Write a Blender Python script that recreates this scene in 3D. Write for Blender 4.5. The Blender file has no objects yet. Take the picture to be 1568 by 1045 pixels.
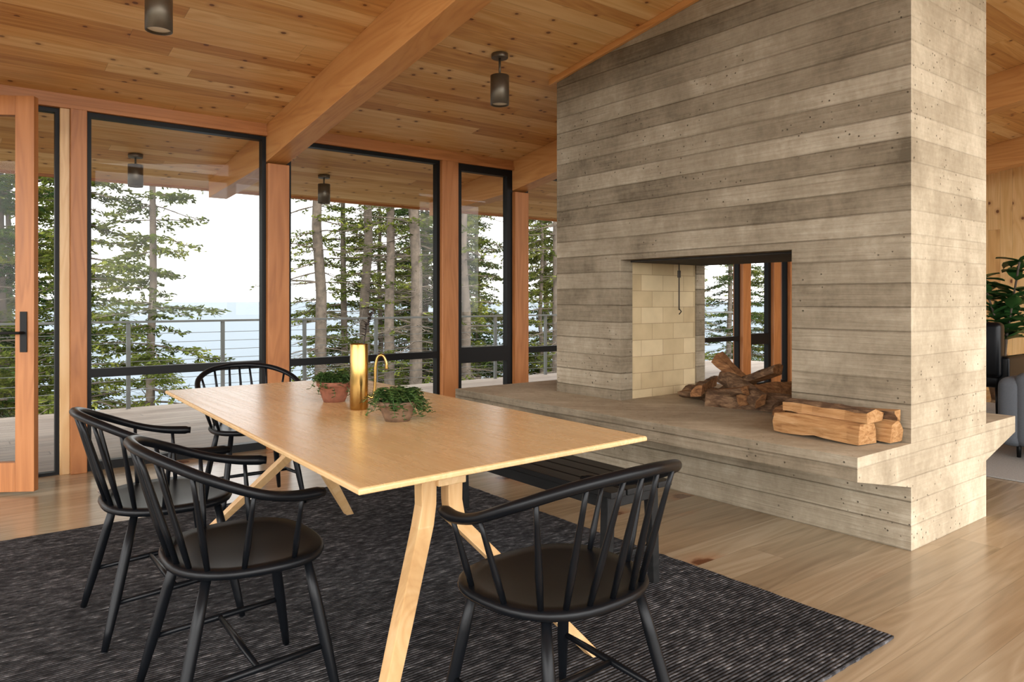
import bpy, bmesh, math, random
from mathutils import Vector, Matrix
random.seed(7)
ZOOM=(1.0,784,522.5)
def srgb(r,g,b,a=1):
    f=lambda c:(c/255/12.92) if c/255<=0.04045 else ((c/255+0.055)/1.055)**2.4
    return (f(r),f(g),f(b),a)
CAMH=1.2; YW=5.85; SL=0.15
def cz(y): return 2.62+SL*(YW-y)
# ---------------------------------------------------------------- mesh builder
class MB:
    def __init__(s): s.v=[];s.f=[];s.m=[];s.sm=[]
    def add(s,vs,fs,m=0,smooth=False):
        o=len(s.v); s.v+= [tuple(p) for p in vs]
        for f in fs: s.f.append(tuple(i+o for i in f)); s.m.append(m); s.sm.append(smooth)
    def box(s,x0,y0,z0,x1,y1,z1,m=0):
        vs=[(x0,y0,z0),(x1,y0,z0),(x1,y1,z0),(x0,y1,z0),(x0,y0,z1),(x1,y0,z1),(x1,y1,z1),(x0,y1,z1)]
        s.add(vs,[(0,3,2,1),(4,5,6,7),(0,1,5,4),(1,2,6,5),(2,3,7,6),(3,0,4,7)],m)
    def prism(s,poly,ext,m=0):
        n=len(poly); e=Vector(ext); a=[Vector(p) for p in poly]; b=[p+e for p in a]
        s.add(a+b,[tuple(range(n))[::-1],tuple(range(n,2*n))]+[(i,(i+1)%n,n+(i+1)%n,n+i) for i in range(n)],m)
    def slopebox(s,x0,x1,y0,y1,dt,db,m=0):
        s.prism([(x0,y0,cz(y0)-db),(x0,y1,cz(y1)-db),(x0,y1,cz(y1)-dt),(x0,y0,cz(y0)-dt)],(x1-x0,0,0),m)
    def tube(s,pts,rad,n=10,m=0,squash=1.0,up=None,smooth=True,cap=True):
        pts=[Vector(p) for p in pts]; k=len(pts)
        if not hasattr(rad,'__len__'): rad=[rad]*k
        nrm=None; vs=[]
        for i in range(k):
            t=(pts[min(i+1,k-1)]-pts[max(i-1,0)])
            if t.length<1e-9: t=Vector((0,0,1))
            t.normalize()
            if nrm is None:
                r=Vector(up) if up else (Vector((0,0,1)) if abs(t.z)<.9 else Vector((1,0,0)))
                nrm=(r-t*r.dot(t)).normalized()
            else:
                nrm=(nrm-t*nrm.dot(t)); nrm.normalize()
            b=t.cross(nrm)
            for j in range(n):
                a=2*math.pi*j/n
                vs.append(pts[i]+(nrm*math.cos(a)*squash+b*math.sin(a))*rad[i])
        fs=[]
        for i in range(k-1):
            for j in range(n):
                fs.append((i*n+j,i*n+(j+1)%n,(i+1)*n+(j+1)%n,(i+1)*n+j))
        s.add(vs,fs,m,smooth)
        if cap:
            o=len(s.v)-len(vs)
            s.f.append(tuple(o+j for j in range(n))[::-1]); s.m.append(m); s.sm.append(False)
            s.f.append(tuple(o+(k-1)*n+j for j in range(n))); s.m.append(m); s.sm.append(False)
    def lathe(s,c,prof,n=24,m=0,smooth=True,sx=1,sy=1):
        vs=[];fs=[]
        for r,z in prof:
            for j in range(n):
                a=2*math.pi*j/n; vs.append((c[0]+r*sx*math.cos(a),c[1]+r*sy*math.sin(a),c[2]+z))
        for i in range(len(prof)-1):
            for j in range(n): fs.append((i*n+j,i*n+(j+1)%n,(i+1)*n+(j+1)%n,(i+1)*n+j))
        s.add(vs,fs,m,smooth)
        o=len(s.v)-len(vs)
        s.f.append(tuple(o+j for j in range(n))[::-1]); s.m.append(m); s.sm.append(False)
        s.f.append(tuple(o+(len(prof)-1)*n+j for j in range(n))); s.m.append(m); s.sm.append(False)
    def plank(s,pts,w,wd,td,m=0):
        vs=[]; wd=Vector(wd).normalized(); td=Vector(td).normalized()
        for p,(a,b) in zip(pts,w):
            p=Vector(p)
            vs+=[p-wd*a/2-td*b/2,p+wd*a/2-td*b/2,p+wd*a/2+td*b/2,p-wd*a/2+td*b/2]
        fs=[(3,2,1,0)]
        k=len(pts)
        for i in range(k-1):
            for j in range(4): fs.append((i*4+j,i*4+(j+1)%4,(i+1)*4+(j+1)%4,(i+1)*4+j))
        fs.append(tuple((k-1)*4+j for j in range(4)))
        s.add(vs,fs,m)
    def mesh(s,name,mats,fix=True):
        me=bpy.data.meshes.new(name); me.from_pydata(s.v,[],s.f)
        for mt in mats: me.materials.append(mt)
        me.polygons.foreach_set('material_index',s.m)
        me.polygons.foreach_set('use_smooth',s.sm)
        if fix:
            bm=bmesh.new(); bm.from_mesh(me); bmesh.ops.recalc_face_normals(bm,faces=bm.faces[:]); bm.to_mesh(me); bm.free()
        me.update(); return me
    def obj(s,name,mats,bevel=0,seg=2,fix=True,subsurf=0):
        o=bpy.data.objects.new(name,s.mesh(name,mats,fix)); bpy.context.collection.objects.link(o)
        if bevel:
            b=o.modifiers.new('bevel','BEVEL'); b.width=bevel; b.segments=seg; b.limit_method='ANGLE'; b.angle_limit=math.radians(35)
        return o
def catmull(P,n=8):
    P=[Vector(p) for p in P]; P=[P[0]*2-P[1]]+P+[P[-1]*2-P[-2]]; out=[]
    for i in range(1,len(P)-2):
        for k in range(n):
            t=k/n; a,b,c,d=P[i-1],P[i],P[i+1],P[i+2]
            out.append(.5*((2*b)+(c-a)*t+(2*a-5*b+4*c-d)*t*t+(3*b-a-3*c+d)*t**3))
    out.append(P[-2]); return out
# ---------------------------------------------------------------- node helper
class G:
    def __init__(s,name):
        s.mat=bpy.data.materials.new(name); s.mat.use_nodes=True; s.nt=s.mat.node_tree
        s.b=s.nt.nodes['Principled BSDF']; s.out=s.nt.nodes['Material Output']
        tc=s.nt.nodes.new('ShaderNodeTexCoord'); s.P=tc.outputs['Object']
        sp=s.nt.nodes.new('ShaderNodeSeparateXYZ'); s.L(s.P,sp.inputs[0]); s.x,s.y,s.z=sp.outputs
    def L(s,a,b): s.nt.links.new(a,b)
    def put(s,sock,v):
        if isinstance(v,bpy.types.NodeSocket): s.L(v,sock)
        elif v is not None: sock.default_value=v
    def m(s,op,a,b=None,c=None):
        n=s.nt.nodes.new('ShaderNodeMath'); n.operation=op
        s.put(n.inputs[0],a); s.put(n.inputs[1],b); s.put(n.inputs[2],c); return n.outputs[0]
    def comb(s,x,y,z):
        n=s.nt.nodes.new('ShaderNodeCombineXYZ'); s.put(n.inputs[0],x); s.put(n.inputs[1],y); s.put(n.inputs[2],z); return n.outputs[0]
    def noise(s,vec,scale=1,detail=3,rough=.5,dist=0):
        n=s.nt.nodes.new('ShaderNodeTexNoise'); s.put(n.inputs['Vector'],vec); n.inputs['Scale'].default_value=scale
        n.inputs['Detail'].default_value=detail; n.inputs['Roughness'].default_value=rough; n.inputs['Distortion'].default_value=dist; return n.outputs['Fac']
    def wn(s,vec):
        n=s.nt.nodes.new('ShaderNodeTexWhiteNoise'); n.noise_dimensions='3D'; s.put(n.inputs['Vector'],vec); return n.outputs['Value']
    def vor(s,vec,scale,dim='3D'):
        n=s.nt.nodes.new('ShaderNodeTexVoronoi'); n.voronoi_dimensions=dim; s.put(n.inputs['Vector'],vec); n.inputs['Scale'].default_value=scale; return n.outputs['Distance']
    def ramp(s,fac,stops,interp='LINEAR'):
        n=s.nt.nodes.new('ShaderNodeValToRGB'); n.color_ramp.interpolation=interp; e=n.color_ramp.elements
        while len(e)<len(stops): e.new(.5)
        for i,(p,c) in enumerate(stops): e[i].position=p; e[i].color=c
        s.put(n.inputs[0],fac); return n.outputs[0]
    def step(s,fac,a,b):
        n=s.nt.nodes.new('ShaderNodeMapRange'); s.put(n.inputs[0],fac); n.inputs[1].default_value=a; n.inputs[2].default_value=b; return n.outputs[0]
    def mix(s,fac,a,b,blend='MIX'):
        n=s.nt.nodes.new('ShaderNodeMix'); n.data_type='RGBA'; n.blend_type=blend
        s.put(n.inputs[0],fac); s.put(n.inputs[6],a); s.put(n.inputs[7],b); return n.outputs[2]
    def bump(s,h,strength=.3,dist=.01):
        n=s.nt.nodes.new('ShaderNodeBump'); n.inputs['Strength'].default_value=strength; n.inputs['Distance'].default_value=dist
        s.L(h,n.inputs['Height']); s.L(n.outputs[0],s.b.inputs['Normal'])
    def fin(s,col=None,rough=.5,metal=0,spec=None,coat=None):
        s.put(s.b.inputs['Base Color'],col); s.put(s.b.inputs['Roughness'],rough); s.b.inputs['Metallic'].default_value=metal
        if spec is not None: s.b.inputs['Specular IOR Level'].default_value=spec
        if coat: s.b.inputs['Coat Weight'].default_value=coat; s.b.inputs['Coat Roughness'].default_value=.15
        return s.mat
def gray(v): return (v,v,v,1)
def wood(name,axis,c0,c1,c2,rough=.45,plank=None,plen=2.6,knots=0,grain=1.0,seam=.0018,spec=.4,var=1.0,bumps=.25,across_axis=None,coat=None,seamd=.6,ringa=.5):
    g=G(name); ax={'x':g.x,'y':g.y,'z':g.z}
    al=ax[axis]; oth=[k for k in 'xyz' if k!=axis]
    if plank:
        ac=ax[across_axis]
        rf=g.m('DIVIDE',ac,plank); row=g.m('FLOOR',rf); fr=g.m('SUBTRACT',rf,row)
        r1=g.wn(g.comb(row,3.3,1.7))
        af=g.m('ADD',g.m('DIVIDE',al,plen),g.m('MULTIPLY',r1,9.0)); ai=g.m('FLOOR',af); fa=g.m('SUBTRACT',af,ai)
        pid=g.wn(g.comb(row,ai,.5)); pid2=g.wn(g.comb(row,ai,7.5))
        e1=g.m('MULTIPLY',g.m('MINIMUM',fr,g.m('SUBTRACT',1.0,fr)),plank)
        e2=g.m('MULTIPLY',g.m('MINIMUM',fa,g.m('SUBTRACT',1.0,fa)),plen)
        edge=g.step(g.m('MINIMUM',e1,e2),0.0,seam)
    else:
        pid=g.m('MULTIPLY',1.0,.5); pid2=pid; edge=None
    off=g.m('MULTIPLY',pid,37.0)
    vx=[]
    for k in 'xyz':
        v=g.m('MULTIPLY',ax[k],1.3*grain if k==axis else 26*grain)
        vx.append(g.m('ADD',v,off))
    gn=g.noise(g.comb(*vx),1.0,4,.6,.6)
    vx2=[g.m('ADD',g.m('MULTIPLY',ax[k],.5 if k==axis else 5.0),off) for k in 'xyz']
    gn2=g.noise(g.comb(*vx2),1.0,2,.5,1.2)
    rings=g.m('FRACT',g.m('MULTIPLY',gn2,7.0)); rings=g.m('ABSOLUTE',g.m('SUBTRACT',rings,.5))
    f=g.m('ADD',g.m('MULTIPLY',gn,.55),g.m('MULTIPLY',rings,ringa))
    f=g.m('ADD',f,g.m('MULTIPLY',g.m('SUBTRACT',pid,.5),.75*var))
    f=g.m('ADD',f,.245-ringa*.25)
    col=g.ramp(f,[(.15,c0),(.5,c1),(.85,c2)])
    if plank:
        tint=g.ramp(pid2,[(0,(1.0,.88,.76,1)),(.4,(1,1,1,1)),(1,(1.05,1.05,1.02,1))])
        col=g.mix(.8*var,col,tint,'MULTIPLY')
    h=gn
    if knots:
        kv=g.comb(g.m('ADD',g.m('MULTIPLY',al,.8),off),g.m('ADD',ax[across_axis],off),0)
        warp=g.noise(g.P,14,2)
        d=g.m('ADD',g.vor(kv,knots,'2D'),g.m('MULTIPLY',g.m('SUBTRACT',warp,.5),.06))
        k1=g.step(d,.15,.05); k2=g.step(d,.062,.04)
        keep=g.step(pid2,.15,.25)
        col=g.mix(g.m('MULTIPLY',g.m('MULTIPLY',k1,.4),keep),col,srgb(160,92,42))
        col=g.mix(g.m('MULTIPLY',g.m('MULTIPLY',k2,.85),keep),col,srgb(92,46,20))
    if edge is not None:
        col=g.mix(g.m('MULTIPLY',g.m('SUBTRACT',1.0,edge),seamd),col,tuple(x*.25 for x in c0[:3])+(1,))
        h=g.m('ADD',g.m('MULTIPLY',gn,.15),edge)
    g.bump(h,bumps,.004)
    rr=g.m('ADD',g.m('MULTIPLY',gn,.12),rough-.06)
    return g.fin(col,rr,0,spec,coat)
def plain(name,col,rough=.5,metal=0,spec=.5,nz=0,scale=20,bump=0,coat=None):
    g=G(name); c=col
    n=g.noise(g.P,scale,4,.6)
    if nz: c=g.mix(g.step(n,.3,.7),tuple(x*(1-nz) for x in col[:3])+(1,),tuple(min(1,x*(1+nz)) for x in col[:3])+(1,))
    if bump: g.bump(n,bump,.005)
    return g.fin(c,rough,metal,spec,coat)
# ---------------------------------------------------------------- materials
M={}
M['ceil']=wood('pine_ceiling','x',srgb(184,126,68),srgb(216,166,102),srgb(236,200,144),.45,plank=.128,plen=2.9,across_axis='y',knots=4.6,var=.65,ringa=.35)
M['fir_y']=wood('fir_beam','y',srgb(176,114,62),srgb(204,146,86),srgb(214,160,102),.42,grain=.8)
M['fir_z']=wood('fir_post_backlit','z',srgb(138,84,44),srgb(168,108,60),srgb(184,124,74),.42,grain=.8)  # fir darkened in the base colour, as posts stand against the light
M['fir_x']=wood('fir_trim','x',srgb(144,88,46),srgb(174,114,64),srgb(190,128,76),.42,grain=.8)
M['floor']=wood('oak_floor','x',srgb(130,110,86),srgb(158,138,110),srgb(180,161,134),.2,plank=.19,plen=3.2,across_axis='y',var=.4,seam=.0014,bumps=.05,spec=.6,knots=1.0,seamd=.5,ringa=.45)
M['table']=wood('pale_oak','y',srgb(202,162,112),srgb(214,178,128),srgb(224,192,146),.27,plank=.26,plen=9,across_axis='x',var=.15,seam=.0004,bumps=.015,spec=.55,seamd=.15,ringa=.3,grain=1.5)
M['tleg']=wood('pale_oak_leg','z',srgb(184,142,94),srgb(204,164,114),srgb(216,182,136),.35,grain=.9)
M['pine_wall']=wood('pine_wall','z',srgb(176,126,70),srgb(216,172,110),srgb(230,192,136),.5,plank=.14,plen=5,across_axis='y',knots=3.0,var=.6)
M['deck']=wood('deck_boards','x',srgb(86,76,68),srgb(116,105,96),srgb(136,126,116),.6,plank=.14,plen=3.6,across_axis='y',var=.4,seam=.008)
M['black']=plain('black_lacquer',(.0035,.0042,.0055,1),.34,spec=.2)
M['benchblack']=wood('black_stained_wood','y',(.006,.006,.006,1),(.010,.010,.010,1),(.016,.016,.016,1),.5,spec=.2)
M['frame']=plain('black_metal_frame',(.005,.005,.005,1),.45,spec=.2)
M['bronze']=plain('bronze_metal',srgb(104,96,84),.42,.7,nz=.1)
M['brass']=plain('brass',srgb(176,142,82),.2,1.0,nz=.08,scale=9)
M['steel']=plain('rail_steel',srgb(96,98,96),.5,.4)
M['cream']=plain('lamp_inner',srgb(235,225,205),.5)
M['terra']=plain('terracotta',srgb(126,76,54),.8,nz=.3,scale=30,bump=.3)
M['clay']=plain('aged_clay',srgb(112,86,64),.75,nz=.4,scale=22,bump=.3)
M['soil']=plain('soil',srgb(50,38,28),.95,nz=.4,scale=80,bump=.8)
M['leaf']=plain('small_leaf',srgb(70,98,46),.5,nz=.5,scale=35)
M['bigleaf']=plain('fig_leaf',srgb(52,92,44),.4,nz=.3,scale=8)
M['sofa']=plain('grey_fabric',srgb(88,92,98),.9,nz=.12,scale=150,bump=.3)
M['twig']=plain('dark_twig',srgb(40,32,28),.8)
M['iron']=plain('dark_iron',srgb(60,54,46),.55,.5)
M['ash']=plain('firebox_soot',srgb(50,44,38),.9,nz=.3,scale=10)
def concrete(name,light=0.0,rowvar=1.0,gain=1.0):
    g=G(name); al=g.m('ADD',g.x,g.y); rh=.1165
    wob=g.m('MULTIPLY',g.m('SUBTRACT',g.noise(g.comb(al,0,g.z),1.2,1),.5),.010)
    rf=g.m('DIVIDE',g.m('ADD',g.z,wob),rh); row=g.m('FLOOR',rf); fr=g.m('SUBTRACT',rf,row)
    t1=g.wn(g.comb(row,.3,.9))
    t2=g.noise(g.comb(g.m('MULTIPLY',al,.8),g.m('MULTIPLY',row,7.7),0),1.0,2,.5)
    grain=g.noise(g.comb(g.m('MULTIPLY',al,2.2),g.m('MULTIPLY',row,3.1),g.m('MULTIPLY',g.z,75)),1.0,4,.6,.5)
    mot=g.noise(g.P,2.6,6,.66,.5); big=g.noise(g.P,.75,2,.5); fine=g.noise(g.P,38,4,.6)
    drip=g.noise(g.comb(g.m('MULTIPLY',al,9),g.m('MULTIPLY',row,1.3),g.m('MULTIPLY',g.z,3)),1.0,3,.6)
    f=g.m('ADD',g.m('MULTIPLY',g.m('SUBTRACT',t1,.5),.28*rowvar),g.m('MULTIPLY',g.m('SUBTRACT',t2,.5),1.15*rowvar))
    f=g.m('ADD',f,g.m('MULTIPLY',g.m('SUBTRACT',grain,.5),.55*rowvar))
    f=g.m('ADD',f,g.m('MULTIPLY',g.m('SUBTRACT',mot,.5),.85))
    f=g.m('ADD',f,g.m('MULTIPLY',g.m('SUBTRACT',big,.5),.5))
    f=g.m('ADD',f,g.m('MULTIPLY',g.m('SUBTRACT',drip,.5),.4))
    f=g.m('ADD',f,g.m('MULTIPLY',g.m('SUBTRACT',fine,.5),.3))
    f=g.m('ADD',f,.51+light)
    k=gain
    col=g.ramp(f,[(.1,srgb(98*k,88*k,72*k)),(.38,srgb(131*k,119*k,100*k)),(.62,srgb(151*k,139*k,119*k)),(.95,srgb(182*k,171*k,151*k))])
    e=g.step(g.m('MINIMUM',fr,g.m('SUBTRACT',1.0,fr)),0.0,.045)
    rv=g.wn(g.comb(row,5.1,.2))
    e=g.m('MAXIMUM',e,g.m('MULTIPLY',rv,.6))
    col=g.mix(g.m('MULTIPLY',g.m('SUBTRACT',1.0,e),.5*rowvar),col,srgb(86,74,58))  # board seams; their dark colour also carries shadow under the ledges
    pn=g.vor(g.P,26); pr=g.noise(g.P,2.3,2); pit=g.m('MULTIPLY',g.step(pn,.13,.08),g.step(pr,.5,.56))
    col=g.mix(g.m('MULTIPLY',pit,.8),col,srgb(60,52,42))
    h=g.m('ADD',g.m('MULTIPLY',t1,2.2*rowvar),g.m('MULTIPLY',e,.7*rowvar)); h=g.m('ADD',h,g.m('MULTIPLY',grain,.8*rowvar))
    h=g.m('SUBTRACT',h,g.m('MULTIPLY',pit,.8)); h=g.m('ADD',h,g.m('MULTIPLY',fine,.3))
    g.bump(h,1.0,.008)
    return g.fin(col,.85,0,.2)
M['conc']=concrete('board_formed_concrete')
M['conc_lit']=concrete('smooth_lit_concrete',.12,.35,1.16)  # smoother concrete copy, its colour lightened for faces that catch the light
def brick():
    g=G('fire_brick'); al=g.m('ADD',g.x,g.y); 
    n=g.nt.nodes.new('ShaderNodeTexBrick'); g.L(g.comb(al,g.z,0),n.inputs['Vector'])
    n.inputs['Color1'].default_value=srgb(214,194,156); n.inputs['Color2'].default_value=srgb(190,168,130); n.inputs['Mortar'].default_value=srgb(160,140,108)
    n.inputs['Scale'].default_value=1; n.inputs['Mortar Size'].default_value=.002; n.inputs['Brick Width'].default_value=.23; n.inputs['Row Height'].default_value=.115
    col=g.mix(.35,n.outputs['Color'],g.ramp(g.noise(g.P,7,4),[(.3,gray(.55)),(.7,gray(1.0))]),'MULTIPLY')
    g.bump(g.m('SUBTRACT',1.0,n.outputs['Fac']),.4,.004)
    return g.fin(col,.85,0,.2)
M['brick']=brick()
def rugm():
    g=G('woven_charcoal_rug')
    rows=g.m('MULTIPLY',g.y,72.0); r=g.m('FLOOR',rows); fr=g.m('SUBTRACT',rows,r)
    n1=g.noise(g.comb(g.m('MULTIPLY',g.x,17.0),g.m('MULTIPLY',r,3.71),0),1,2,.6)
    n2=g.noise(g.P,1.6,3); n3=g.noise(g.P,160,2)
    f=g.m('ADD',g.m('MULTIPLY',n1,.85),g.m('MULTIPLY',n2,.2)); f=g.m('ADD',f,g.m('MULTIPLY',g.m('SUBTRACT',n3,.5),.25))
    col=g.ramp(f,[(.34,srgb(30,30,32)),(.50,srgb(58,57,59)),(.62,srgb(86,85,87)),(.74,srgb(132,130,131))])
    rib=g.m('SINE',g.m('MULTIPLY',fr,3.1416))
    g.bump(g.m('ADD',g.m('MULTIPLY',rib,.7),n1),.9,.012)
    return g.fin(col,.95,0,.1)
M['rug']=rugm()
def glass():
    g=G('window_glass'); nt=g.nt; nt.nodes.remove(g.b)
    t=nt.nodes.new('ShaderNodeBsdfTransparent'); t.inputs[0].default_value=(.97,.98,.97,1)
    gl=nt.nodes.new('ShaderNodeBsdfGlossy'); gl.inputs['Roughness'].default_value=.0
    fr=nt.nodes.new('ShaderNodeFresnel'); fr.inputs[0].default_value=1.45
    mx=nt.nodes.new('ShaderNodeMixShader'); g.L(g.m('MULTIPLY',fr.outputs[0],.35),mx.inputs[0]); g.L(t.outputs[0],mx.inputs[1]); g.L(gl.outputs[0],mx.inputs[2]); g.L(mx.outputs[0],g.out.inputs[0])
    return g.mat
M['glass']=glass()
def foliage(name,c0,c1,c2):
    g=G(name); nt=g.nt
    n=g.noise(g.P,.9,3); n2=g.noise(g.P,9,2)
    col=g.ramp(g.m('ADD',g.m('MULTIPLY',n,.6),g.m('MULTIPLY',n2,.4)),[(.36,c0),(.5,c1),(.64,c2)])
    d=nt.nodes.new('ShaderNodeBsdfDiffuse'); t=nt.nodes.new('ShaderNodeBsdfTranslucent'); mx=nt.nodes.new('ShaderNodeMixShader'); mx.inputs[0].default_value=.4
    g.L(col,d.inputs[0]); g.L(col,t.inputs[0]); g.L(d.outputs[0],mx.inputs[1]); g.L(t.outputs[0],mx.inputs[2]); g.L(mx.outputs[0],g.out.inputs[0])
    return g.mat
M['needles']=foliage('spruce_needles',srgb(34,42,18),srgb(80,90,38),srgb(134,138,64))
M['needles2']=foliage('fir_needles',srgb(22,34,18),srgb(48,64,32),srgb(88,104,50))
M['bark']=plain('grey_bark',srgb(84,74,64),.95,nz=.4,scale=9,bump=.8)
M['ground']=plain('forest_ground',srgb(74,72,48),.95,nz=.4,scale=1.5)
def sea():
    g=G('sea_water'); n=g.noise(g.comb(g.m('MULTIPLY',g.x,.15),g.m('MULTIPLY',g.y,.5),0),1,3)
    g.bump(n,.5,.3)
    return g.fin(srgb(92,103,112),.5,0,.1)
M['sea']=sea()
def endgrain(name,c0,c1,c2,sc):
    g=G(name); f=g.noise(g.comb(g.m('MULTIPLY',g.x,sc[0]),g.m('MULTIPLY',g.y,sc[1]),g.m('MULTIPLY',g.z,sc[2])),1,5,.65,.5)
    g.bump(f,.9,.008); return g.fin(g.ramp(f,[(.3,c0),(.5,c1),(.7,c2)]),.85,0,.2)
M['split']=endgrain('split_firewood',srgb(132,90,54),srgb(168,126,82),srgb(188,150,108),(30,5,60))
M['logbark']=endgrain('log_bark',srgb(58,42,30),srgb(98,74,54),srgb(140,112,84),(25,12,40))
M['splitd']=endgrain('dark_split_firewood',srgb(84,54,34),srgb(124,86,54),srgb(156,114,76),(30,12,50))

# ---------------------------------------------------------------- room shell
XL,XR,YB=-3.6,11.0,-3.4
b=MB(); b.box(XL,YB,-.12,XR,YW+.12,0); b.obj('floor',[M['floor']])
b=MB(); b.slopebox(XL-.8,XR+.4,YB-.6,7.75,-.16,0.0); b.obj('ceiling',[M['ceil']])
b=MB(); b.slopebox(XL-.8,XR+.4,7.75,7.78,-.18,.02); b.obj('trim_1',[M['fir_x']])
def beam(x,y1=7.48,name='ceiling_beam'):
    b=MB(); ya=YB; ym=YW+.15
    b.prism([(x,ya,cz(ya)-.30),(x,ym,cz(ym)-.30),(x,y1,cz(y1)-.17),(x,y1,cz(y1)),(x,ya,cz(ya))],(.175,0,0)); b.obj(name,[M['fir_y']],.004)
for x in (-2.97,-.45,2.065,4.585,7.1,9.62): beam(x)
FW=YW; pd=.16
def post(x0,x1,ztop=None,y0=YW-.03,y1=YW+.13,mat='fir_z',n='trim_2',z0=0.0):
    b=MB(); b.box(x0,y0,z0,x1,y1,ztop if ztop else 2.32); b.obj(n,[M[mat]],.004)
for i,x in enumerate((-2.97,-.45,2.065,4.585,7.1,9.62)):
    zt=cz(YW+.13)-.30
    post(x,x+.175,zt,n='trim_post')
for x0,x1 in ((.70,.80),(3.715,3.895),(8.47,8.65),(9.2,9.37)):
    post(x0,x1,2.52,n='trim_mullion')
post(.64,.70,2.52,y0=YW-.0,mat='tleg',n='trim_jamb')
segs=[(XL,-2.97),(-2.795,-.45),(-.275,2.065),(2.24,4.585),(4.76,7.1),(7.275,9.62),(9.795,XR)]
b=MB()
for x0,x1 in segs:
    b.prism([(x0,YW,2.52),(x0,YW+.11,2.52),(x0,YW+.11,cz(YW+.11)),(x0,YW,cz(YW))],(x1-x0,0,0))
    b.box(x0,YW-.015,2.52,x1,YW,2.55)
b.obj('wall_window_header',[M['fir_x']],.002)
def window(x0,x1,n,z0=.0,z1=2.52,rail=(.655,.715),fw=.032,y=YW+.02,thick=0):
    b=MB(); y1=y+.07; f=fw+thick
    b.box(x0,y,z0,x1,y1,z0+.06); b.box(x0,y,z1-f,x1,y1,z1)
    b.box(x0,y,z0+.06,x0+f,y1,z1-f); b.box(x1-f,y,z0+.06,x1,y1,z1-f)
    if rail: b.box(x0+f,y,rail[0],x1-f,y1,rail[1])
    b.add([(x0+f,y+.035,z0+.06),(x1-f,y+.035,z0+.06),(x1-f,y+.035,z1-f),(x0+f,y+.035,z1-f)],[(0,1,2,3)],1)
    b.obj('window_%d'%n,[M['frame'],M['glass']])
wl=[(-2.795,-.45,(.655,.715),0),(.80,2.065,(.655,.715),0),(2.24,3.715,(.655,.715),0),(3.895,4.585,(.59,.74),.035),(4.76,7.1,(.655,.715),0),(7.275,8.47,(.655,.715),0),(8.65,9.2,(.59,.74),.03),(9.37,9.62,None,0),(9.795,XR,(.655,.715),0),(XL,-2.97,(.655,.715),0)]
for i,(a,c,r,t) in enumerate(wl): window(a,c,i+1,rail=r,thick=t)
b=MB(); y=YW+.03
b.box(-.275,y,2.49,.64,y+.06,2.52); b.box(.615,y,0,.64,y+.06,2.49); b.box(-.275,y,0,-.25,y+.06,2.49); b.box(-.25,y,0,.615,y+.06,.02)
b.obj('trim_door_frame',[M['frame']])
b=MB(); W=.845; T=.05; S=.11
b.box(0,-T/2,.02,S,T/2,2.46); b.box(W-S,-T/2,.02,W,T/2,2.46); b.box(S,-T/2,.02,W-S,T/2,.2); b.box(S,-T/2,2.34,W-S,T/2,2.46)
b.add([(S,0,.2),(W-S,0,.2),(W-S,0,2.34),(S,0,2.34)],[(0,1,2,3)],1)
b.box(W-S*.72,-T/2-.008,.88,W-S*.35,-T/2,1.13,2)
b.tube([(W-S*.53,-T/2-.005,1.0),(W-S*.53,-T/2-.05,1.0),(W-S*.53-.12,-T/2-.05,1.0)],.009,8,2)
d=b.obj('door_1',[M['fir_z'],M['glass'],M['frame']],.003)
d.location=(-.25,YW-.01,0); d.rotation_euler=(0,0,-math.atan2(.43,.68))
b=MB(); b.box(XR,YB,0,XR+.15,YW+.12,2.45)
b.prism([(XR,YB,2.45),(XR,YW+.12,2.45),(XR,YW+.12,cz(YW+.12)),(XR,YB,cz(YB))],(.15,0,0)); b.obj('wall_right',[M['pine_wall']])
def posts_wall(name,horizontal,pos):
    b=MB()
    if horizontal:
        for x in (-3.6,-2.97,-.45,2.065,4.585,7.1,9.62,10.85): b.box(x,YB-.1,0,x+.15,YB,cz(YB)-.30)
        b.box(-3.6,YB-.1,cz(YB)-.42,XR,YB,cz(YB)-.30)
        b.box(-3.6,YB-.1,.0,XR,YB,.1)
    else:
        for y in (-2.2,-.6,1.1,2.8,4.4): b.box(XL-.1,y,0,XL,y+.12,cz(y+.12)-.02)
        b.box(XL-.1,YB,0,XL,YW,.1)
    b.obj(name,[M['fir_z']],.003)
posts_wall('wall_back',True,0); posts_wall('wall_left',False,0)
# ---------------------------------------------------------------- fireplace
FX0,FX1,FY0,FY1=3.65,4.57,1.58,4.13; HZ=.515; OZ=1.475; OY0,OY1=2.203,3.476
b=MB()
b.box(FX0,FY0,HZ,FX1,OY0,OZ); b.box(FX0,OY1+.022,HZ,FX1,FY1,OZ)
b.box(FX0,OY1,HZ,FX0+.12,OY1+.022,OZ); b.box(FX1-.1,OY1,HZ,FX1,OY1+.022,OZ)
b.prism([(FX0,FY0,OZ),(FX0,FY1,OZ),(FX0,FY1,cz(FY1)-.001),(FX0,FY0,cz(FY0)-.001)],(FX1-FX0,0,0))
b.prism([(FX0,FY0,0),(FX1,FY0,0),(FX1,FY0,.31),(FX1+.44,FY0,.42),(FX1+.44,FY0,HZ),(FX0-.515,FY0,HZ),(FX0-.515,FY0,.408),(FX0,FY0,.305)],(0,FY1-FY0,0))
b.prism([(FX0,FY1,.305),(FX1,FY1,.31),(FX1+.44,FY1,.42),(FX1+.44,FY1,HZ),(FX0-.515,FY1,HZ),(FX0-.515,FY1,.408)],(0,.60,0))
b.box(FX0+.12,OY1+.012,HZ,FX1-.1,OY1+.022,OZ,1)
b.box(FX0+.12,OY0,HZ,FX1-.1,OY0+.01,OZ,1)
b.box(FX0+.10,OY0,OZ-.014,FX1-.03,OY1,OZ-.001,2)
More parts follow.
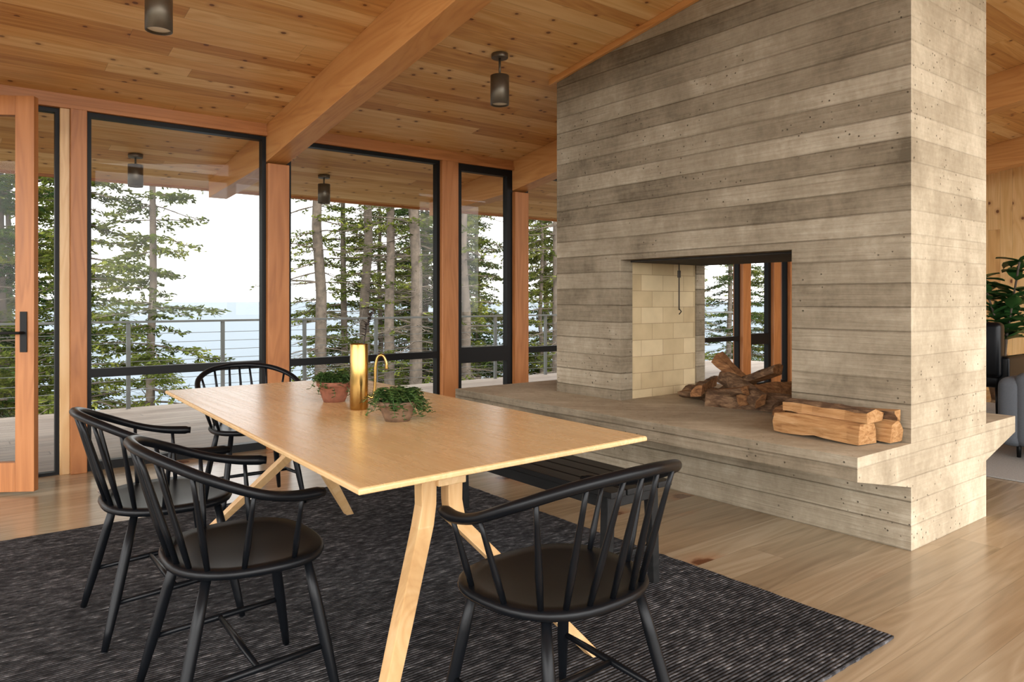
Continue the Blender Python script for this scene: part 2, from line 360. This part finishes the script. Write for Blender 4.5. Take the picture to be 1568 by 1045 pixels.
b.tube([(4.12,OY1-.12,OZ),(4.12,OY1-.12,1.13)],.005,8,3); b.tube([(4.12,OY1-.12,1.14),(4.12,OY1-.14,1.12),(4.12,OY1-.12,1.10)],.005,6,3)
b.lathe((4.12,OY1-.12,1.36),[(.012,0),(.012,.05)],10,3)
fp=b.obj('fireplace',[M['conc'],M['brick'],M['ash'],M['iron']],.006)
me=fp.data; me.materials.append(M['conc_lit'])
for p in me.polygons:
    if p.material_index==0 and ((p.normal.y<-.9 and abs(p.center.y-FY0)<.01) or p.normal.z>.9): p.material_index=4  # end face and tops get the concrete with brightness in its colour
b=MB(); b.slopebox(FX0-.03,FX0-.001,FY0-.2,FY1+.06,0.001,.045); b.obj('trim_fireplace',[M['fir_y']],.003)

# ---------------------------------------------------------------- logs
def logpiece(b,c,d,L,prof,seed,roll=0,mb=1,ms=0):
    rnd=random.Random(seed); d=Vector(d).normalized(); c=Vector(c)
    up=Vector((0,0,1)); up=(up-d*up.dot(d)).normalized(); sd=d.cross(up)
    n=len(prof); K=9; vs=[]
    bend=[rnd.uniform(-.012,.012) for _ in range(2)]
    ca,sa=math.cos(roll),math.sin(roll)
    jit=[(rnd.uniform(-.004,.004),rnd.uniform(-.004,.004)) for _ in range(n)]
    for k in range(K):
        t=k/(K-1)-.5; w=math.sin((t+.5)*math.pi)
        sc=1+rnd.uniform(-.05,.05)
        for i,(u,v,_) in enumerate(prof):
            u2=u*sc+rnd.uniform(-.003,.003)+jit[i][0]*math.sin(k*1.7+i); v2=v*sc+rnd.uniform(-.003,.003)
            uu=u2*ca-v2*sa; vv=u2*sa+v2*ca
            e=rnd.uniform(-.006,.006) if k in(0,K-1) else 0
            vs.append(c+d*(t*L+e)+sd*(uu+bend[0]*w)+up*(vv+bend[1]*w))
    for k in range(K-1):
        for i in range(n):
            j=(i+1)%n; b.add([vs[k*n+i],vs[k*n+j],vs[(k+1)*n+j],vs[(k+1)*n+i]],[(0,1,2,3)],mb if prof[i][2] else ms)
    b.add(vs[:n],[tuple(range(n))],ms); b.add(vs[-n:],[tuple(range(n))],ms)
def wedge(r,ang=1.6):
    P=[(0,0,0)]; 
    for k in range(6): a=-ang/2+ang*k/5; P.append((r*math.sin(a),r*math.cos(a),1 if k<5 else 0))
    cy=r*.55; return [(u,v-cy,m) for u,v,m in P]
b=MB()
Hh=HZ
logpiece(b,(3.455,1.92,Hh+.060),(0.04,1,0),.46,[(-.07,-.053,0),(.07,-.053,0),(.075,0,0),(.055,.04,0),(-.06,.045,0),(-.078,0,0)],1)
logpiece(b,(3.585,1.84,Hh+.055),(-.02,1,0),.44,[(-.055,-.048,1),(.05,-.048,1),(.06,.01,1),(.02,.06,0),(-.05,.04,0)],2)
logpiece(b,(3.50,1.90,Hh+.137),(.05,1,.02),.45,[(-.07,-.028,1),(.065,-.026,0),(.07,.012,1),(.0,.034,1),(-.065,.018,0)],3)
logpiece(b,(3.60,1.80,Hh+.135),(-.03,1,-.02),.36,wedge(.055),4,2.4)
b.obj('firewood_stack',[M['split'],M['logbark']])
b=MB()
pile=[((4.10,3.02,.562),(.25,1,0),.62,.085,.3),((4.0,2.70,.56),(-.3,1,.0),.56,.08,1.2),((4.28,2.85,.562),(.1,1,0),.55,.08,3.0),
 ((4.05,3.08,.62),(1,.45,.05),.46,.07,.8),((4.10,2.62,.62),(1,-.5,.1),.44,.07,2.0),((4.10,2.80,.665),(.15,1,-.42),.56,.07,.4),
 ((4.14,2.88,.70),(.1,-.9,-.7),.40,.06,2.2),((4.02,2.78,.64),(.5,1,.25),.5,.065,1.0),((4.2,3.2,.565),(.9,1,.0),.42,.07,1.0),((3.95,2.95,.60),(.2,1,-.15),.6,.05,2.6),((4.0,2.5,.56),(.9,.6,0),.4,.06,.6)]
for i,(c,d_,L,r,ro) in enumerate(pile): logpiece(b,c,d_,L,wedge(r,1.9),20+i,ro)
b.obj('firewood_pile',[M['splitd'],M['logbark']])

# ---------------------------------------------------------------- rug
b=MB()
def ruggrid():
    x0,x1,y0,y1=-.03,2.667,1.21,4.41; nx,ny=90,110; rnd=random.Random(3); T=.008
    vs=[];fs=[]
    for j in range(ny+1):
        for i in range(nx+1):
            x=x0+(x1-x0)*i/nx; y=y0+(y1-y0)*j/ny
            if i in(0,nx): x+=rnd.uniform(-.004,.004)
            if j in(0,ny): y+=rnd.uniform(-.003,.003)
            vs.append((x,y,T+rnd.uniform(-.001,.0)))
    for j in range(ny):
        for i in range(nx): a=j*(nx+1)+i; fs.append((a,a+1,a+nx+2,a+nx+1))
    b.add(vs,fs,0,True)
    ring=[i for i in range(nx+1)]+[j*(nx+1)+nx for j in range(1,ny+1)]+[ny*(nx+1)+i for i in range(nx-1,-1,-1)]+[j*(nx+1) for j in range(ny-1,0,-1)]
    rv=[vs[i] for i in ring]; n=len(rv)
    b.add(rv+[(p[0],p[1],0.0005) for p in rv],[(i,n+i,n+(i+1)%n,(i+1)%n) for i in range(n)],0)
ruggrid(); b.obj('area_rug',[M['rug']],fix=False)

# ---------------------------------------------------------------- dining table
TZ=.75; RZ=.009
b=MB()
Q=[(.785,1.60),(1.845,1.635),(1.90,3.94),(.88,3.94)]
cx=sum(p[0] for p in Q)/4; cy=sum(p[1] for p in Q)/4
def inset(d): 
    out=[]
    for x,y in Q: out.append((x+(d if x<cx else -d),y+(d if y<cy else -d)))
    return out
rings=[[(x,y,TZ) for x,y in inset(.004)],[(x,y,TZ-.004) for x,y in Q],[(x,y,TZ-.016) for x,y in Q],[(x,y,TZ-.036) for x,y in inset(.07)]]
vs=sum(rings,[]); fs=[(0,1,2,3),(15,14,13,12)]
for r in range(3):
    for j in range(4): fs.append((r*4+j,r*4+(j+1)%4,(r+1)*4+(j+1)%4,(r+1)*4+j))
b.add(vs,fs,0)
for yc,xc,s in ((2.10,1.325,-1),(3.44,1.385,1)):
    b.prism([(xc-.44,yc-.045,TZ-.036),(xc-.44,yc-.045,TZ-.055),(xc-.20,yc-.045,TZ-.135),(xc+.20,yc-.045,TZ-.135),(xc+.44,yc-.045,TZ-.055),(xc+.44,yc-.045,TZ-.036)],(0,.09,0),0)
    for sx in (-1,1):
        x0=xc+sx*.052
        foot=(xc+sx*.405,yc+s*.33,RZ+.001)
        kink=(x0+sx*.012,yc,.45)
        b.plank([(x0,yc,TZ-.10),(x0,yc,.52),kink,((kink[0]+foot[0])/2,(kink[1]+foot[1])/2,(kink[2]+foot[2])/2),foot],
                [(.060,.05),(.056,.05),(.06,.05),(.053,.048),(.042,.042)],(1,0,0.0),(0,1,0),1)
b.box(1.30,2.06,TZ-.17,1.41,3.48,TZ-.11,0)
b.obj('dining_table',[M['table'],M['tleg']],.003)

# ---------------------------------------------------------------- chairs
def chairmesh():
    b=MB()
    n=40
    def outline(s,z):
        r=[]
        for k in range(n):
            a=2*math.pi*k/n; c,s_=math.cos(a),math.sin(a)
            e=2.5
            x=math.copysign(abs(c)**(2/e),c)*.25; y=math.copysign(abs(s_)**(2/e),s_)*.225
            x*=1+.06*(y/.225)
            r.append((x*s,y*s,z))
        return r
    prof=[(.90,.425),(.98,.432),(1.0,.442),(.99,.452),(.955,.457),(.8,.452),(.5,.446),(.2,.444)]
    R=[outline(s,z) for s,z in prof]; vs=sum(R,[]); fs=[tuple(range(n))[::-1],tuple((len(R)-1)*n+j for j in range(n))]
    for i in range(len(R)-1):
        for j in range(n): fs.append((i*n+j,i*n+(j+1)%n,(i+1)*n+(j+1)%n,(i+1)*n+j))
    b.add(vs,fs,0,True)
    bow=catmull([(-.258,.155,.640),(-.284,.06,.648),(-.298,-.04,.672),(-.272,-.16,.722),(-.19,-.25,.764),(-.08,-.292,.782),(0,-.30,.785),(.08,-.292,.782),(.19,-.25,.764),(.272,-.16,.722),(.298,-.04,.672),(.284,.06,.648),(.258,.155,.640)],10)
    K=len(bow); rad=[]
    for i in range(K):
        t=abs(i/(K-1)-.5)*2; r=.0150+.0025*math.exp(-((t-.0)/.5)**2)
        u=min(max((t-.7)/.25,0),1); r+=.0035*u*u*(3-2*u)
        if t>.975: r*=.8
        rad.append(r)
    b.tube(bow,rad,14,0,squash=.9)
    def bp(t): 
        f=t*(K-1); i=min(int(f),K-2); return bow[i].lerp(bow[i+1],f-i)
    def sp(p0,p1):
        p0=Vector(p0); p1=Vector(p1); b.tube([p0,p0.lerp(p1,.35),p0.lerp(p1,.8),p1],[.0072,.0098,.007,.0066],8)
    for t,a in ((.06,20),(.175,-12),(.28,-40),(.36,-58),(.435,-75),(.5,-90)):
        for s in ((1,-1) if t<.5 else (1,)):
            q=bp(t) if s==-1 else bp(1-t)
            ar=math.radians(a); c_,s_=math.cos(ar),math.sin(ar)
            x=abs(c_)**.8*.225; y=math.copysign(abs(s_)**.8,s_)*.20
            sp(((-x if s==-1 else x) if t<.5 else 0,y,.44),(q.x,q.y,q.z-.004))
    legs={}
    for sx in (-1,1):
        for sy in (-1,1):
            top=Vector((sx*.165,.14*sy,.432)); ft=Vector((sx*.232,(.215 if sy>0 else -.245),0))
            b.tube([top,top.lerp(ft,.3),top.lerp(ft,.6),top.lerp(ft,.85),ft],[.013,.017,.0175,.014,.011],12)
            legs[sx,sy]=(top,ft)
    for sx in (-1,1):
        p=legs[sx,1][0].lerp(legs[sx,1][1],.60); q=legs[sx,-1][0].lerp(legs[sx,-1][1],.66)
        b.tube([p,p.lerp(q,.5),q],[.008,.011,.008],8)
    m0=[legs[sx,1][0].lerp(legs[sx,1][1],.60).lerp(legs[sx,-1][0].lerp(legs[sx,-1][1],.66),.5) for sx in (-1,1)]
    b.tube([m0[0],m0[0].lerp(m0[1],.5),m0[1]],[.008,.011,.008],8)
    return b.mesh('dining_chair',[M['black']])
cm=chairmesh()
for (x,y,r) in ((1.30,1.475,2),(.72,2.256,-92),(.68,3.03,-90),(1.46,4.36,178)):
    o=bpy.data.objects.new('dining_chair',cm); bpy.context.collection.objects.link(o); o.location=(x,y,RZ); o.rotation_euler=(0,0,math.radians(r))
b=MB(); x0,x1,y0,y1=2.05,2.41,2.0,3.55
for i in range(4):
    a=x0+i*(x1-x0+.008)/4; b.box(a,y0,.425,a+(x1-x0)/4-.006,y1,.45)
b.box(x0+.03,y0+.05,.37,x0+.055,y1-.05,.425); b.box(x1-.055,y0+.05,.37,x1-.03,y1-.05,.425)
for yy in (y0+.05,y1-.09):
    b.box(x0+.055,yy,.37,x1-.055,yy+.03,.425)
    for xx,sx in ((x0+.055,-1),(x1-.055,1)):
        b.plank([(xx,yy+.02,.425),(xx+sx*.02,yy+.02,RZ)],[(.045,.045),(.036,.036)],(1,0,0),(0,1,0))
    b.box(x0+.06,yy+.01,.15,x1-.06,yy+.03,.175)
b.obj('bench',[M['benchblack']],.004)

# ---------------------------------------------------------------- table items
def leafblade(b,base,dirv,up,L,W,m,curl=.2):
    d=Vector(dirv).normalized(); u=Vector(up); sd=d.cross(u)
    if sd.length<1e-3: sd=Vector((1,0,0))
    sd.normalize(); u=sd.cross(d).normalized(); base=Vector(base)
    pr=[(0,.15),(.25,.8),(.55,1.0),(.82,.6),(1,0.05)]
    vs=[]
    for t,w in pr:
        c=base+d*L*t-u*(L*curl*t*t); vs+=[c-sd*W*w/2+u*W*.12,c,c+sd*W*w/2+u*W*.12]
    fs=[]
    for i in range(4):
        o=i*3; fs+=[(o,o+1,o+4,o+3),(o+1,o+2,o+5,o+4)]
    b.add(vs,fs,m,True)
def pottedplant(name,c,r,h,potm,seed,spread,up,nst,lsz):
    rnd=random.Random(seed); b=MB()
    b.lathe(c,[(r*.62,0),(r*.74,h*.25),(r*.9,h*.7),(r*1.0,h*.8),(r*1.03,h*.82),(r*1.03,h),(r*.93,h),(r*.9,h*.85),(.001,h*.84)],28,0)
    b.lathe((c[0],c[1],c[2]+h*.84),[(r*.88,0),(r*.5,.008),(.002,.012)],20,1)
    for i in range(nst):
        a=rnd.uniform(0,2*math.pi); R=spread*rnd.uniform(.4,1.0); z0=c[2]+h*.85
        rr=r*rnd.uniform(.1,.8); p0=Vector((c[0]+rr*math.cos(a),c[1]+rr*math.sin(a),z0))
        zt=up*rnd.uniform(.3,1.0); drop=rnd.uniform(0.2,1)**2*up*1.6 if R>r else 0
        p1=Vector((c[0]+R*.6*math.cos(a),c[1]+R*.6*math.sin(a),z0+zt)); p2=Vector((c[0]+R*math.cos(a+.2),c[1]+R*math.sin(a+.2),max(z0+zt*.8-drop,c[2]+.012)))
        cr=catmull([p0,p1,p2],6); b.tube(cr,.0012,4,2)
        for k,p in enumerate(cr[2:]):
            for q in range(2):
                ang=rnd.uniform(0,2*math.pi); dd=Vector((math.cos(ang),math.sin(ang),rnd.uniform(-.2,.6)))
                leafblade(b,p,dd,(0,0,1),lsz*rnd.uniform(.7,1.2),lsz*.75*rnd.uniform(.7,1.1),2)
    b.obj(name,[potm,M['soil'],M['leaf']],fix=False)
pottedplant('potted_ivy',(1.346,2.42,TZ),.074,.075,M['clay'],5,.135,.058,85,.020)
pottedplant('potted_ivy',(1.378,3.05,TZ),.075,.09,M['terra'],9,.12,.055,60,.019)
b=MB(); c=(1.36,2.77,TZ)
b.lathe(c,[(.036,0),(.0375,.003),(.0375,.268),(.0365,.27),(.034,.268),(.034,.02),(.001,.018)],36,0)
hx=Vector((.7883,-.6152,0)).normalized()
C=Vector(c)
b.tube(catmull([C+hx*.036+Vector((0,0,.055)),C+hx*.058+Vector((0,0,.05)),C+hx*.066+Vector((0,0,.10)),C+hx*.068+Vector((0,0,.17)),C+hx*.078+Vector((0,0,.215)),C+hx*.098+Vector((0,0,.222)),C+hx*.112+Vector((0,0,.195)),C+hx*.114+Vector((0,0,.165))],8),.006,12,0)
b.obj('brass_watering_can',[M['brass']])
b=MB(); rnd=random.Random(11)
st=catmull([(1.365,2.775,TZ+.022),(1.372,2.77,TZ+.2),(1.385,2.765,TZ+.30),(1.39,2.75,TZ+.36),(1.41,2.74,TZ+.405)],6); b.tube(st,[.003]*len(st),6,0)
for k in range(12,len(st)):
    for q in range(2):
        a=rnd.uniform(0,6.28); leafblade(b,st[k],(math.cos(a),math.sin(a),.7),(0,0,1),.03,.012,0)
b.obj('dried_branch',[M['twig']],fix=False)

# ---------------------------------------------------------------- pendant cylinders
def downlight(name,x,y,r=.064,L=.2,stem=.12):
    b=MB(); z=cz(y)
    b.lathe((x,y,z-.03),[(.055,0),(.058,.004),(.058,.03)],24,0)
    b.tube([(x,y,z-.03),(x,y,z-.03-stem)],.008,8,0)
    zb=z-.03-stem-L
    b.lathe((x,y,zb),[(r*.86,.02),(r*.9,0),(r,0),(r,L),(r*.2,L+.004)],28,0)
    b.lathe((x,y,zb+.012),[(r*.86,0),(.001,.01)],24,1)
    b.obj(name,[M['bronze'],M['cream']])
for x,y in ((.86,3.98),(3.03,4.02)): downlight('pendant_downlight',x,y)
for x,y in ((1.317,6.95),(3.03,6.95)): downlight('pendant_downlight',x,y,.06,.19,.06)

# ---------------------------------------------------------------- living side
def cushion(b,x0,y0,z0,x1,y1,z1,r,m=0):
    bm=bmesh.new(); bmesh.ops.create_cube(bm,size=1)
    for v in bm.verts: v.co=Vector(((x0+x1)/2+v.co.x*(x1-x0),(y0+y1)/2+v.co.y*(y1-y0),(z0+z1)/2+v.co.z*(z1-z0)))
    bmesh.ops.bevel(bm,geom=bm.edges[:],offset=r,segments=5,profile=.5,affect='EDGES')
    bm.verts.index_update(); b.add([v.co.copy() for v in bm.verts],[tuple(v.index for v in f.verts) for f in bm.faces],m,True); bm.free()
b=MB(); X,Y=6.3,2.12
cushion(b,X,Y-.18,.1,X+1.9,Y,.62,.07); cushion(b,X,Y-.95,.1,X+.2,Y-.1,.66,.08)
cushion(b,X+.15,Y-.95,.12,X+1.85,Y-.15,.30,.04); cushion(b,X+.2,Y-.93,.29,X+1.85,Y-.2,.45,.06); cushion(b,X+.22,Y-.36,.42,X+1.8,Y-.16,.82,.08)
for fx in (X+.12,X+1.78):
    for fy in (Y-.12,Y-.85): b.tube([(fx,fy,.14),(fx,fy,0.013)],[.02,.014],10,1)
b.obj('sofa',[M['sofa'],M['frame']])
b=MB(); X,Y=8.3,2.75
cushion(b,X,Y,.32,X+.75,Y+.75,.46,.05); cushion(b,X-.06,Y-.02,.42,X+.10,Y+.77,.98,.05); cushion(b,X,Y-.08,.30,X+.72,Y+.02,.64,.03); cushion(b,X,Y+.73,.30,X+.72,Y+.83,.64,.03)
for fx in (X+.05,X+.68):
    for fy in (Y+.04,Y+.70): b.tube([(fx,fy,.34),(fx,fy,0.013)],[.02,.013],8)
b.obj('black_armchair',[M['black']])
b=MB(); rnd=random.Random(4); P0=(10.1,3.3)
b.lathe((P0[0],P0[1],0),[(.13,0),(.17,.2),(.19,.38),(.175,.38),(.16,.34),(.001,.335)],28,0)
for s in range(3):
    a=s*2.1; tp=(P0[0]+.22*math.cos(a),P0[1]+.22*math.sin(a),1.25+.2*s)
    st=catmull([(P0[0],P0[1],.33),(P0[0]+.05*math.cos(a),P0[1]+.05*math.sin(a),.8),tp],8); b.tube(st,.012,8,1)
    for k in range(7,len(st)):
        for q in range(4):
            an=rnd.uniform(0,6.28); leafblade(b,st[k],(math.cos(an),math.sin(an),rnd.uniform(0,.9)),(0,0,1),rnd.uniform(.22,.36),.17,2,.25)
b.obj('potted_fiddle_leaf_fig',[M['clay'],M['bark'],M['bigleaf']],fix=False)
b=MB(); b.box(5.6,.6,.0005,9.6,3.6,.012); b.obj('living_rug',[plain('grey_rug',srgb(150,146,140),.95,nz=.15,scale=90,bump=.4)],.003)

# ---------------------------------------------------------------- exterior
b=MB(); b.box(-7,YW+.125,-.14,13,9.3,-.03); b.obj('deck_floor',[M['deck']])
b=MB(); ry=9.2
x=-6.61
while x<13:
    b.box(x-.02,ry-.02,-.03,x+.02,ry+.02,.94); x+=1.035
b.box(-7,ry-.025,.94,13,ry+.025,.965)
for k in range(8): 
    z=.08+k*.105; b.tube([(-7,ry,z),(13,ry,z)],.0035,5,0)
b.obj('deck_railing',[M['steel']])
b=MB(); nx,ny=60,30; vs=[];fs=[]
for j in range(ny+1):
    for i in range(nx+1):
        X=-30+i*2.0; Y=5+j*1.4
        z=-1.4-.42*max(0,Y-9)+.8*math.sin(X*.21)*math.cos(Y*.3)-.3
        vs.append((X,Y,max(z,-14.5)))
for j in range(ny):
    for i in range(nx): a=j*(nx+1)+i; fs.append((a,a+1,a+nx+2,a+nx+1))
b.add(vs,fs,0,True); b.obj('ground_bluff',[M['ground']])
b=MB(); b.add([(-3000,20,-13),(6000,20,-13),(6000,6000,-13),(-3000,6000,-13)],[(0,1,2,3)]); b.obj('sea',[M['sea']])
b=MB(); b.add([(-60,-80,-.6),(80,-80,-.6),(80,5.5,-.6),(-60,5.5,-.6)],[(0,1,2,3)]); b.obj('ground_yard',[M['ground']])
def conifer(seed,H=16,dens=1.0,bare=.25,maxL=2.6,nm='needles',r0=.17,low=.12):
    rnd=random.Random(seed); b=MB()
    tr=[]; K=12; bx,by=rnd.uniform(-.3,.3),rnd.uniform(-.3,.3)
    for k in range(K+1):
        t=k/K; tr.append(Vector((bx*math.sin(t*3)+.05*math.sin(k*2.1),by*math.sin(t*2.5),H*t)))
    b.tube(tr,[r0*(1-.9*k/K) for k in range(K+1)],9,0)
    def tp(h): 
        f=h/H*K; i=min(int(f),K-1); return tr[i].lerp(tr[i+1],f-i)
    h=H*low
    while h<H*.98:
        f=(h-H*low)/(H*(1-low))
        for q in range(rnd.randint(3,5)):
            a=rnd.uniform(0,6.283); L=maxL*(1-f)**.7*rnd.uniform(.35,1.15)
            if f<.2: L*=.75+f*1.2
            if L<.25: L=.25
            isbare=rnd.random()<bare*(1.6-f*1.4)
            p0=tp(h); d=Vector((math.cos(a),math.sin(a),0)); dz=rnd.uniform(-.25,.2)
            pts=[p0+d*L*t+Vector((0,0,L*(dz*t-.22*t*t+.16*t**4)+rnd.uniform(-.03,.03)*t)) for t in (0,.2,.4,.6,.8,1)]
            b.tube(pts,[.018*L/2*(1-.85*t)+.0035 for t in (0,.2,.4,.6,.8,1)],4,0,cap=False)
            side=Vector((-d.y,d.x,0))
            nt=int(L*10)
            for s in range(nt):
                t=.12+.88*(s+rnd.random())/max(nt,1); t=min(t,.999)
                ff=t*5; i=min(int(ff),4); p=pts[i].lerp(pts[i+1],ff-i)
                sgn=1 if s%2 else -1
                tl=(L*.34*(1.1-t)+.12)*rnd.uniform(.6,1.2)
                td=(d*rnd.uniform(.4,.9)+side*sgn*rnd.uniform(.6,1)+Vector((0,0,rnd.uniform(-.45,.1)))).normalized()
                e=p+td*tl
                b.tube([p,e],[.0035,.002],3,0,cap=False)
                if isbare and rnd.random()<.85: continue
                if rnd.random()>dens: continue
                m=int(tl*38)+3
                for u in range(m):
                    w=(u+.5)/m; c=p.lerp(e,w)+Vector((rnd.uniform(-1,1),rnd.uniform(-1,1),rnd.uniform(-1,1)))*.04
                    nd=(td+Vector((rnd.uniform(-1,1),rnd.uniform(-1,1),rnd.uniform(-.8,.8)))*.8).normalized()
                    pr=nd.cross(Vector((rnd.uniform(-1,1),rnd.uniform(-1,1),rnd.uniform(-1,1)))).normalized()
                    ll=rnd.uniform(.07,.14); ww=.019
                    b.add([c-nd*ll*.5,c+pr*ww,c+nd*ll*.5,c-pr*ww],[(0,1,2,3)],1)
        h+=rnd.uniform(.18,.38)
    return b.mesh('conifer_tree',[M['bark'],M[nm]],fix=False)
TV=[conifer(1,16,1.0,.08,2.4,'needles',.14),conifer(2,17,.95,.1,2.1,'needles2',.14),conifer(3,18,.6,.6,1.7,'needles',.17,.1),conifer(4,15,1.0,.08,2.3,'needles2',.13),conifer(5,14,1.0,.05,2.0,'needles',.10)]
def tree(x,y,v,s=1.0,rot=0,dz=0):
    o=bpy.data.objects.new('conifer_tree',TV[v]); bpy.context.collection.objects.link(o)
    z=-1.7-.42*max(0,y-9)+.8*math.sin(x*.21)*math.cos(y*.3)-.2
    o.location=(x,y,max(z,-14.6)+dz); o.rotation_euler=(0,0,rot); o.scale=(s,s,s)
TL=[(.2,14.5,1,1),(1.1,17.0,0,1),(2.0,14.2,4,1),(2.75,13.6,4,.95),(1.5,20.5,3,1),(2.3,18.5,0,.9),(-1.5,15,0,1),(-3.5,17,1,1),(-.2,20,3,1.1),
 (6.75,15.4,2,1),(8.3,17.4,0,.9),(8.1,16.4,2,1),(7.75,14.4,2,.9),(8.35,14.0,2,1.05),(9.9,16.6,2,1),(9.6,18.2,0,.8),(11.2,19,3,.9),
 (12.0,20,0,1),(10.1,14.6,2,.9),(10.9,16.0,4,.9),
 (12.2,17.3,1,1),(13.3,18.6,3,1),(15.5,17.5,0,1),(12.9,21.5,3,1.1),(17,19.3,1,1),(18.6,18.3,3,1),(13.1,14.8,2,1),(14.3,17.0,4,1),
 (20.5,17,0,1),(22.5,18,2,1),(24.5,17.6,1,1),(27.5,18.5,0,1),(23.5,21,3,1.1),(29.5,18,2,1),(25.5,15.6,2,1),(33,20,3,1.1)]
for i,(x,y,v,s) in enumerate(TL): tree(x,y,v,s,i*1.37)

# ---------------------------------------------------------------- world + lights
w=bpy.data.worlds.new('World'); bpy.context.scene.world=w; w.use_nodes=True; nt=w.node_tree; bg=nt.nodes['Background']
tc=nt.nodes.new('ShaderNodeTexCoord'); nr=nt.nodes.new('ShaderNodeVectorMath'); nr.operation='NORMALIZE'; nt.links.new(tc.outputs['Generated'],nr.inputs[0])
dt=nt.nodes.new('ShaderNodeVectorMath'); dt.operation='DOT_PRODUCT'; dt.inputs[1].default_value=Vector((-.5,-.76,.42)).normalized(); nt.links.new(nr.outputs[0],dt.inputs[0])
mr=nt.nodes.new('ShaderNodeMapRange'); mr.interpolation_type='SMOOTHSTEP'; mr.inputs[1].default_value=-.25; mr.inputs[2].default_value=.95; mr.inputs[3].default_value=2.4; mr.inputs[4].default_value=8.6
nt.links.new(dt.outputs['Value'],mr.inputs[0]); nt.links.new(mr.outputs[0],bg.inputs['Strength'])
bg.inputs[0].default_value=(1.0,.99,.975,1)
sc=bpy.context.scene
sc.view_settings.view_transform='Standard'; sc.view_settings.look='None'; sc.view_settings.exposure=0.0
# ---------------------------------------------------------------- camera
cam=bpy.data.cameras.new('Camera'); co=bpy.data.objects.new('Camera',cam); bpy.context.collection.objects.link(co)
co.location=(0,0,CAMH); co.rotation_euler=(math.pi/2,0,-math.atan(874/1120))
K,zx,zy=ZOOM
cam.sensor_width=36; cam.lens=36*1120/1568*K; cam.shift_x=K*(zx-784)/1568; cam.shift_y=-K*(zy-460)/1568; cam.clip_end=8000; cam.clip_start=.05
sc.camera=co
